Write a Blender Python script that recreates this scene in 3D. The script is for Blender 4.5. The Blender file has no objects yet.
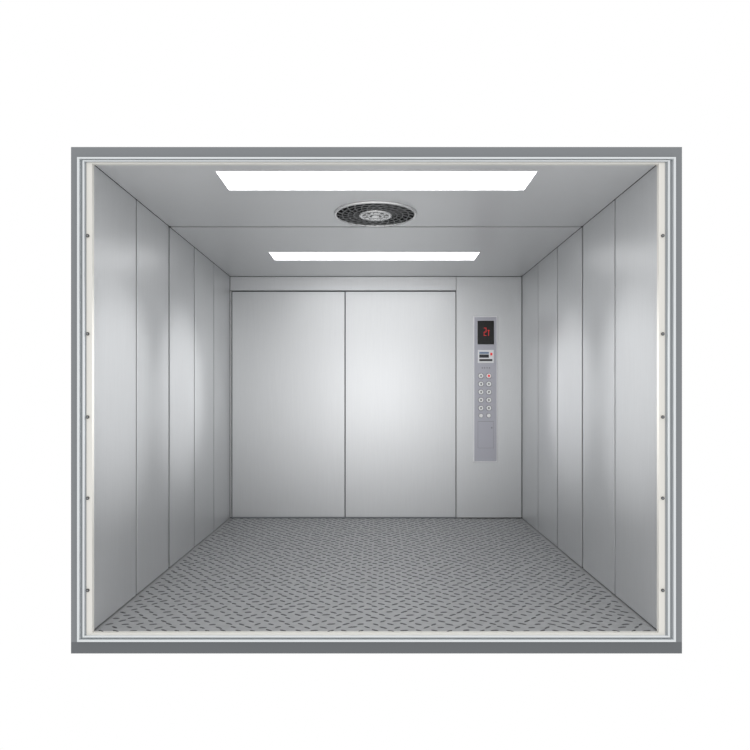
import bpy, bmesh, math, random
from mathutils import Vector, Matrix
random.seed(4)
sc=bpy.context.scene
sc.view_settings.view_transform='Standard'
sc.view_settings.look='None'
F=624.0; D0=3.186; CZ=1.205; VX=376.5; VY=397.0
XL,XR,ZC,YB=-1.4528,1.4426,2.4,3.0
def S(y): return F/(D0+y)
def PX(x,y): return (x-VX)/S(y)
def PZ(v,y): return CZ+(VY-v)/S(y)

# ---------------- materials
def srgb(h):
    h=h.lstrip('#'); o=[]
    for i in (0,2,4):
        c=int(h[i:i+2],16)/255
        o.append(c/12.92 if c<=0.04045 else ((c+0.055)/1.055)**2.4)
    return (*o,1)
def mat(name,col,metal=0.0,rough=0.5,emis=0,var=0.0,scale=(1,1,1),bump=0.0,nscale=40,spec=0.5,aniso=0):
    m=bpy.data.materials.new(name); m.use_nodes=True
    nt=m.node_tree; b=nt.nodes['Principled BSDF']
    c=srgb(col) if isinstance(col,str) else col
    b.inputs['Base Color'].default_value=c
    b.inputs['Metallic'].default_value=metal
    b.inputs['Roughness'].default_value=rough
    b.inputs['Specular IOR Level'].default_value=spec
    if emis:
        b.inputs['Emission Color'].default_value=c
        b.inputs['Emission Strength'].default_value=emis
    if var or bump:
        tc=nt.nodes.new('ShaderNodeTexCoord'); mp=nt.nodes.new('ShaderNodeMapping')
        mp.inputs['Scale'].default_value=scale
        n=nt.nodes.new('ShaderNodeTexNoise'); n.inputs['Scale'].default_value=nscale; n.inputs['Detail'].default_value=3
        nt.links.new(tc.outputs['Object'],mp.inputs[0]); nt.links.new(mp.outputs[0],n.inputs['Vector'])
        if var:
            r=nt.nodes.new('ShaderNodeValToRGB')
            r.color_ramp.elements[0].position=0.3; r.color_ramp.elements[1].position=0.7
            r.color_ramp.elements[0].color=tuple(max(0,x*(1-var)) for x in c[:3])+(1,)
            r.color_ramp.elements[1].color=tuple(min(1,x*(1+var)) for x in c[:3])+(1,)
            nt.links.new(n.outputs['Fac'],r.inputs[0]); nt.links.new(r.outputs[0],b.inputs['Base Color'])
        if bump:
            bp=nt.nodes.new('ShaderNodeBump'); bp.inputs['Strength'].default_value=bump; bp.inputs['Distance'].default_value=0.002
            nt.links.new(n.outputs['Fac'],bp.inputs['Height']); nt.links.new(bp.outputs[0],b.inputs['Normal'])
    return m
M_wall=mat('brushed_steel_wall',(0.645,0.655,0.665,1),0.55,0.36,var=0.02,scale=(6,6,0.15),nscale=30)
M_back=mat('brushed_steel_back',(0.68,0.69,0.70,1),0.5,0.42,var=0.015,scale=(6,6,0.15),nscale=30)
M_ceil=mat('ceiling_steel',(0.69,0.698,0.705,1),0.4,0.35,var=0.01,scale=(0.2,6,6),nscale=30)
M_gap=mat('dark_joint','#4a4c4e',0.2,0.6)
M_gapw=mat('panel_joint','#2a2c2e',0.0,0.7)
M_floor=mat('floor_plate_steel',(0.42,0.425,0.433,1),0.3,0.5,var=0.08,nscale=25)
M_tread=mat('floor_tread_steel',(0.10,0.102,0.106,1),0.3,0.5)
M_fdark=mat('frame_grey','#85888b',0.0,0.6,spec=0.2)
M_fbot=mat('sill_dark_grey','#6c6f72',0.0,0.6,spec=0.2)
M_fmid=mat('frame_channel','#9b9fa2',0.1,0.5,spec=0.2)
M_flight=mat('frame_bright_lip','#dfe3e5',0.0,0.45,spec=0.2)
M_cream=mat('frame_cream_strip','#e6e4de',0.0,0.5,spec=0.2)
M_screw=mat('screw_dark','#55534f',0.5,0.5)
M_lamp=mat('lamp_diffuser',(1,1,1,1),0,0.5,emis=4.3)
M_chrome=mat('chrome',(0.8,0.8,0.8,1),0.7,0.25)
M_fan=mat('fan_dark','#0c0c0d',0.0,0.8,spec=0.2)
M_vane=mat('fan_vane','#7c7d7e',0.5,0.4)
M_cop=mat('control_plate','#b9b9c2',0.2,0.45)
M_cope=mat('control_plate_edge','#f0f0f2',0.1,0.4)
M_black=mat('display_glass','#0c0a0b',0,0.25)
M_red=mat('display_red',(0.7,0.03,0.03,1),0,0.5,emis=0.4)
M_btn=mat('button_face','#ffffff',0.0,0.35)
M_ring=mat('button_ring','#77777e',0.3,0.3)
M_lab=mat('label_dark','#333338',0,0.5)
M_blue=mat('label_blue','#7f93ad',0,0.5)
M_ext=mat('cabin_exterior','#b9bcbe',0.2,0.6)

# ---------------- mesh helper
class MB:
    def __init__(s): s.bm=bmesh.new(); s.mats=[]
    def mi(s,m):
        if m not in s.mats: s.mats.append(m)
        return s.mats.index(m)
    def box(s,x0,x1,y0,y1,z0,z1,m,bev=0.0):
        r=bmesh.ops.create_cube(s.bm,size=1.0)
        for v in r['verts']:
            v.co=Vector(((x0+x1)/2+v.co.x*(x1-x0),(y0+y1)/2+v.co.y*(y1-y0),(z0+z1)/2+v.co.z*(z1-z0)))
        i=s.mi(m); fs=set(f for v in r['verts'] for f in v.link_faces)
        for f in fs: f.material_index=i
        if bev:
            es=list(set(e for v in r['verts'] for e in v.link_edges))
            rr=bmesh.ops.bevel(s.bm,geom=es,offset=bev,segments=2,affect='EDGES',profile=0.5)
            for f in rr['faces']: f.material_index=i
    def cyl(s,c,r,h,axis,m,seg=24,r2=None):
        R={'z':Matrix(),'y':Matrix.Rotation(math.pi/2,4,'X'),'x':Matrix.Rotation(math.pi/2,4,'Y')}[axis]
        q=bmesh.ops.create_cone(s.bm,cap_ends=True,segments=seg,radius1=r,radius2=r if r2 is None else r2,depth=h,matrix=Matrix.Translation(c)@R)
        i=s.mi(m)
        for f in set(f for v in q['verts'] for f in v.link_faces): f.material_index=i
    def lathe(s,c,prof,m,seg=64):
        i=s.mi(m); rings=[]
        for k in range(seg):
            a=2*math.pi*k/seg
            rings.append([s.bm.verts.new((c[0]+r*math.cos(a),c[1]+r*math.sin(a),c[2]+z)) for r,z in prof])
        n=len(prof)
        for k in range(seg):
            A=rings[k];B=rings[(k+1)%seg]
            for j in range(n):
                f=s.bm.faces.new((A[j],B[j],B[(j+1)%n],A[(j+1)%n])); f.material_index=i; f.smooth=True
    def ring(s,o,i_,y0,y1,m,mb=None):
        def c(r,y): return [s.bm.verts.new(p) for p in ((r[0],y,r[2]),(r[1],y,r[2]),(r[1],y,r[3]),(r[0],y,r[3]))]
        O0,I0,O1,I1=c(o,y0),c(i_,y0),c(o,y1),c(i_,y1)
        for k in range(4):
            j=(k+1)%4; idx=s.mi(mb if (mb and k==0) else m)
            for q in ((O0[k],O0[j],I0[j],I0[k]),(I0[k],I0[j],I1[j],I1[k]),(O1[k],I1[k],I1[j],O1[j]),(O0[k],O1[k],O1[j],O0[j])):
                f=s.bm.faces.new(q); f.material_index=idx
    def done(s,name,parent=None,recalc=True):
        if recalc: bmesh.ops.recalc_face_normals(s.bm,faces=s.bm.faces)
        me=bpy.data.meshes.new(name); s.bm.to_mesh(me); s.bm.free()
        for m in s.mats: me.materials.append(m)
        o=bpy.data.objects.new(name,me); sc.collection.objects.link(o)
        if parent: o.parent=parent
        return o
def empty(name):
    o=bpy.data.objects.new(name,None); sc.collection.objects.link(o); o.empty_display_size=0.1; return o

# ---------------- side walls
seams=[0.0,0.592,1.19,1.795,2.39,3.0]
GG=[0,0.009,0.016,0.012,0.012,0.006]
T=0.012
for nm,X,sg in (('wall_left',XL,-1),('wall_right',XR,1)):
    b=MB()
    x0,x1=sorted((X+sg*T,X+sg*0.05)); b.box(x0,x1,0.0,YB+0.05,-0.05,ZC+0.05,M_gapw)
    x0,x1=sorted((X+sg*0.05,X+sg*0.06)); b.box(x0,x1,0.0,YB+0.06,-0.05,ZC+0.06,M_ext)
    for k in range(5):
        a=seams[k]+GG[k]; c=seams[k+1]-GG[k+1]
        x0,x1=sorted((X,X+sg*T)); b.box(x0,x1,a,c,0.008,ZC-0.001,M_wall,0.002)
    b.done(nm)
# ---------------- back wall
b=MB()
b.box(XL-0.05,XR+0.05,YB+0.03,YB+0.06,-0.05,ZC+0.05,M_gap)
b.box(XL-0.05,XR+0.05,YB+0.06,YB+0.07,-0.05,ZC+0.06,M_ext)
dx0=PX(232,3); dx1=PX(456,3); dm=PX(345,3); dz=PZ(291,3)
b.box(XL+0.002,dx1,YB,YB+0.03,dz+0.006,ZC-0.003,M_back,0.002)
b.box(dx1+0.004,XR-0.004,YB,YB+0.03,0.010,ZC-0.003,M_back,0.002)
b.box(XL+0.002,dx0-0.008,YB,YB+0.03,0.012,dz,M_back,0.002)
b.done('wall_back')
d=empty('door_1')
q=MB(); q.box(dx0,dm-0.004,YB+0.008,YB+0.028,0.014,dz-0.006,M_back,0.003); q.done('door_leaf_left',d)
q=MB(); q.box(dm+0.005,dx1-0.003,YB+0.003,YB+0.028,0.014,dz-0.006,M_back,0.003); q.done('door_leaf_right',d)
q=MB(); q.box(dx0-0.004,dx1+0.002,YB+0.001,YB+0.03,0.0,0.012,M_fdark); q.done('door_sill',d)

# ---------------- floor with raised tread pattern
b=MB()
b.box(XL-0.012,XR+0.012,0.0,YB+0.03,-0.05,0.0,M_floor)
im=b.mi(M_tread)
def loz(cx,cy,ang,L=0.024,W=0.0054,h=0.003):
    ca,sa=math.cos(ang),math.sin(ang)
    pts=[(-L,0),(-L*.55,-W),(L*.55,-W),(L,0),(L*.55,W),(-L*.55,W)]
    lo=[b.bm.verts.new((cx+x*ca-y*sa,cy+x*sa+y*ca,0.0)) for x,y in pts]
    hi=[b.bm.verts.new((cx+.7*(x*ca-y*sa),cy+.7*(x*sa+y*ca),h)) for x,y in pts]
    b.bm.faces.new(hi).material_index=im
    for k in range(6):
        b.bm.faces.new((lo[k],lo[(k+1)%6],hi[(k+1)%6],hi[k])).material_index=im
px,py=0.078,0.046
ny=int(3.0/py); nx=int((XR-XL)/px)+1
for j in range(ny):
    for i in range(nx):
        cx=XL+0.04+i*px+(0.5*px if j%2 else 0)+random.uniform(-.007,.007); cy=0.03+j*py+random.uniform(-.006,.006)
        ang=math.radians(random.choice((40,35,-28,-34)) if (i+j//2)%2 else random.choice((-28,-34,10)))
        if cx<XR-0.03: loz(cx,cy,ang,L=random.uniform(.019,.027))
b.done('floor')

# ---------------- ceiling with cut-outs for the lamps
L1=(-0.854,0.854,0.114,0.417); L2=(-0.89,0.855,1.958,2.259)
b=MB()
def slab(x0,x1,y0,y1,hole):
    hx0,hx1,hy0,hy1=hole; z0,z1=ZC,ZC+0.014
    for r in ((x0,x1,y0,hy0),(x0,x1,hy1,y1),(x0,hx0,hy0,hy1),(hx1,x1,hy0,hy1)):
        b.box(r[0],r[1],r[2],r[3],z0,z1,M_ceil)
slab(XL+0.003,XR-0.003,0.0,1.182,L1)
slab(XL+0.003,XR-0.003,1.212,YB-0.003,L2)
b.box(XL-0.05,XR+0.05,0,YB+0.06,ZC+0.02,ZC+0.05,M_gapw)
b.box(XL-0.05,XR+0.05,0,YB+0.06,ZC+0.05,ZC+0.06,M_ext)
b.done('ceiling')
for n,L in enumerate((L1,L2)):
    e=empty('ceiling_light')
    q=MB(); q.box(L[0]+0.004,L[1]-0.004,L[2]+0.004,L[3]-0.004,ZC+0.002,ZC+0.018,M_lamp); q.done('diffuser',e)
    q=MB()
    for r in ((L[0],L[1],L[2],L[2]+.004),(L[0],L[1],L[3]-.004,L[3]),(L[0],L[0]+.004,L[2]+.004,L[3]-.004),(L[1]-.004,L[1],L[2]+.004,L[3]-.004)):
        q.box(r[0],r[1],r[2],r[3],ZC-0.002,ZC+0.018,M_cope)
    q.done('housing',e)

# ---------------- exhaust fan grille
e=empty('exhaust_fan'); c=(PX(375.5,0.88),0.885,ZC); R=0.272
q=MB(); q.cyl((c[0],c[1],ZC-0.002),R*0.97,0.004,'z',M_fan,64); q.done('recess',e)
q=MB(); q.lathe(c,[(R*.93,0),(R*.935,-.012),(R*.96,-.015),(R*.99,-.010),(R*1.0,0)],M_chrome); q.done('outer_ring',e)
q=MB()
for rr,w in ((0.80,.005),(0.66,.005),(0.52,.005)):
    q.lathe(c,[(R*rr-w/2,-.007),(R*rr-w/2,-.012),(R*rr+w/2,-.012),(R*rr+w/2,-.007)],M_vane)
iv=q.mi(M_vane)
for k in range(24):
    a=2*math.pi*k/24
    pr=None
    for s_ in range(7):
        t=s_/6; r=R*(0.38+0.56*t); aa=a+0.55*t
        p0=Vector((c[0]+r*math.cos(aa),c[1]+r*math.sin(aa),ZC-.010)); 
        nrm=Vector((-math.sin(aa),math.cos(aa),0))*(0.0025+0.0025*t)
        v=[q.bm.verts.new(p0-nrm),q.bm.verts.new(p0+nrm),q.bm.verts.new(p0+nrm+Vector((0,0,.006))),q.bm.verts.new(p0-nrm+Vector((0,0,.006)))]
        if pr:
            for j in range(4):
                q.bm.faces.new((pr[j],pr[(j+1)%4],v[(j+1)%4],v[j])).material_index=iv
        pr=v
q.done('grille',e)
q=MB()
q.lathe(c,[(R*.31,-.004),(R*.31,-.016),(R*.39,-.016),(R*.39,-.004)],M_chrome)
q.lathe(c,[(R*.14,-.004),(R*.14,-.018),(R*.20,-.018),(R*.20,-.004)],M_chrome)
q.cyl((c[0],c[1],ZC-.012),R*.09,.014,'z',M_chrome)
for k in range(10):
    a=2*math.pi*k/10; q.cyl((c[0]+R*.255*math.cos(a),c[1]+R*.255*math.sin(a),ZC-.012),R*.04,.014,'z',M_chrome,10)
q.done('hub',e)

# ---------------- control panel on back wall
e=empty('elevator_control_panel')
def bx(n,x0,x1,v0,v1,th,base,m,bev=0.0):
    y=YB
    q=MB(); q.box(PX(x0,y),PX(x1,y),y-base-th,y-base,PZ(v1,y),PZ(v0,y),m,bev); return q.done(n,e)
bx('faceplate_edge',473,497.3,316,462,0.012,0.0,M_cope,0.004)
bx('faceplate',474.2,496.2,317.3,461,0.003,0.012,M_cop,0.001)
bx('display',477.3,493.7,321,344.5,0.004,0.015,M_black,0.002)
yy=YB-0.0195
q=MB()
def seg(x0,x1,v0,v1): q.box(PX(x0,YB),PX(x1,YB),yy-.001,yy,PZ(v1,YB),PZ(v0,YB),M_red)
for (x0,x1,v0,v1) in ((483.5,486,328,328.5),(485.5,486,328,332),(483.5,486,332,332.5),(483.5,484,332,336),(483.5,486,335.5,336),(488,488.5,330,336),(487.3,489.2,330.6,331.1)):
    seg(x0,x1,v0,v1)
q.done('display_digits',e)
bx('indicator_plate',477.5,493.5,350,363,0.003,0.015,M_cope,0.001)
bx('indicator_window',479,488.5,354.6,357.8,0.002,0.018,M_lab)
bx('indicator_strip',479,488.5,352,354,0.002,0.018,M_blue)
bx('indicator_lamp',490,492,353,355.5,0.002,0.018,M_red)
bx('keyhole_plate',479,492,359.2,361.2,0.002,0.018,M_lab)
q=MB()
rows=[376,384,392,400,408]
for v in rows:
    for x in (480.6,488.4):
        p=(PX(x,YB),YB-0.017,PZ(v,YB))
        q.cyl(p,0.029,0.006,'y',M_ring,24); q.cyl((p[0],p[1]-.004,p[2]),0.0235,0.010,'y',M_btn,24)
        q.box(p[0]-.006,p[0]+.006,p[1]-.0105,p[1]-.009,p[2]-.009,p[2]+.009,M_lab)
for x in (480.6,488.4):
    p=(PX(x,YB),YB-0.017,PZ(415.5,YB)); q.cyl(p,0.024,0.006,'y',M_ring,16); q.cyl((p[0],p[1]-.003,p[2]),0.019,0.010,'y',M_btn,16)
p=(PX(488.4,YB),YB-0.017,PZ(376,YB)); q.cyl((p[0],p[1]-.006,p[2]),0.012,0.011,'y',M_red,16)
q.done('buttons',e)
q=MB()
for k in range(4):
    q.cyl((PX(482+k*2.4,YB),YB-0.0155,PZ(368,YB)),0.005,0.003,'y',M_lab,10)
q.done('speaker_holes',e)
bx('service_door_gap',477.6,493.4,421.2,448,0.0006,0.015,M_ring)
bx('service_door',477.8,493.2,421.5,447.8,0.0012,0.015,M_cop)
bx('service_lock',491,492,427,428.4,0.004,0.015,M_ring)

# ---------------- front frame
e=empty('elevator_entrance_frame')
def R4(x0,v0,x1,v1,y): return (PX(x0,y),PX(x1,y),PZ(v1,y),PZ(v0,y))
q=MB(); yo=-0.010
def fb(x0,x1,v0,v1,m): q.box(PX(x0,yo),PX(x1,yo),yo,0.06,PZ(v1,yo),PZ(v0,yo),m)
fb(71,682,147,157,M_fdark); fb(71,77,157,642,M_fdark); fb(676,682,157,642,M_fdark); fb(71,682,642,653.5,M_fbot)
q.done('outer_casing',e)
spec=[('outer_lip',(77,157,676,642),(79,158.6,674,640),-0.022,0.0,M_flight,M_flight),
('channel',(79,158.6,674,640),(82.5,160.2,670,637.5),-0.006,0.0,M_fmid,M_fmid),
('inner_lip',(82.5,160.2,670,637.5),(84,161.2,668.3,636),-0.016,0.0,M_flight,M_flight),
('inner_channel',(84,161.2,668.3,636),(86,162,665.5,635.5),-0.008,0.0,M_fmid,M_flight),
('screw_strip',(86,162,665.5,635.5),(92,163.6,659,633),-0.004,0.02,M_cream,M_cream)]
for n,o,i_,y0,y1,m,mb in spec:
    q=MB(); q.ring(R4(*o,y0),R4(*i_,y0),y0,y1,m,mb); q.done(n,e)
q=MB()
for x in (88.2,662.2):
    for v in (236,334,417,498,590):
        q.cyl((PX(x,0),-0.006,PZ(v,0)),0.0085,0.006,'y',M_screw,12); q.cyl((PX(x,0),-0.0095,PZ(v,0)),0.005,0.002,'y',M_fdark,8)
q.done('screws',e)

# ---------------- added spots without fixtures, to brighten the walls
def spot(name,loc,tgt,power,angle,rad=0.15):
    l=bpy.data.lights.new(name,'SPOT'); l.energy=power; l.spot_size=math.radians(angle); l.spot_blend=1.0; l.shadow_soft_size=rad
    o=bpy.data.objects.new(name,l); sc.collection.objects.link(o); o.location=loc
    o.rotation_euler=(Vector(tgt)-Vector(loc)).to_track_quat('-Z','Y').to_euler()
spot('added_back_wall_fill',(0,-2.6,1.3),(0,3.0,1.30),125,40,0.3)  # unseen fill added in front to lift the middle of the back wall
for sx,X in ((-1,XL),(1,XR)):
    for y,pw in ((0.34,230),(1.50,270),(2.15,70)):
        spot('added_wall_pool_spot',(-sx*0.95,y,2.33),(X,y,1.25),pw,31,0.05)  # unseen spots added for bright pools on the side walls, no fixtures here

# ---------------- world & camera
w=bpy.data.worlds.new('studio'); sc.world=w; w.use_nodes=True
w.node_tree.nodes['Background'].inputs[0].default_value=(1,1,1,1); w.node_tree.nodes['Background'].inputs[1].default_value=1.0
cd=bpy.data.cameras.new('camera'); cam=bpy.data.objects.new('camera',cd); sc.collection.objects.link(cam)
cam.location=(0,-D0,CZ); cam.rotation_euler=(math.pi/2,0,0)
cd.sensor_width=36; cd.lens=F/750*36; cd.shift_x=-1.5/750; cd.shift_y=22/750
cd.clip_start=0.05
sc.camera=cam
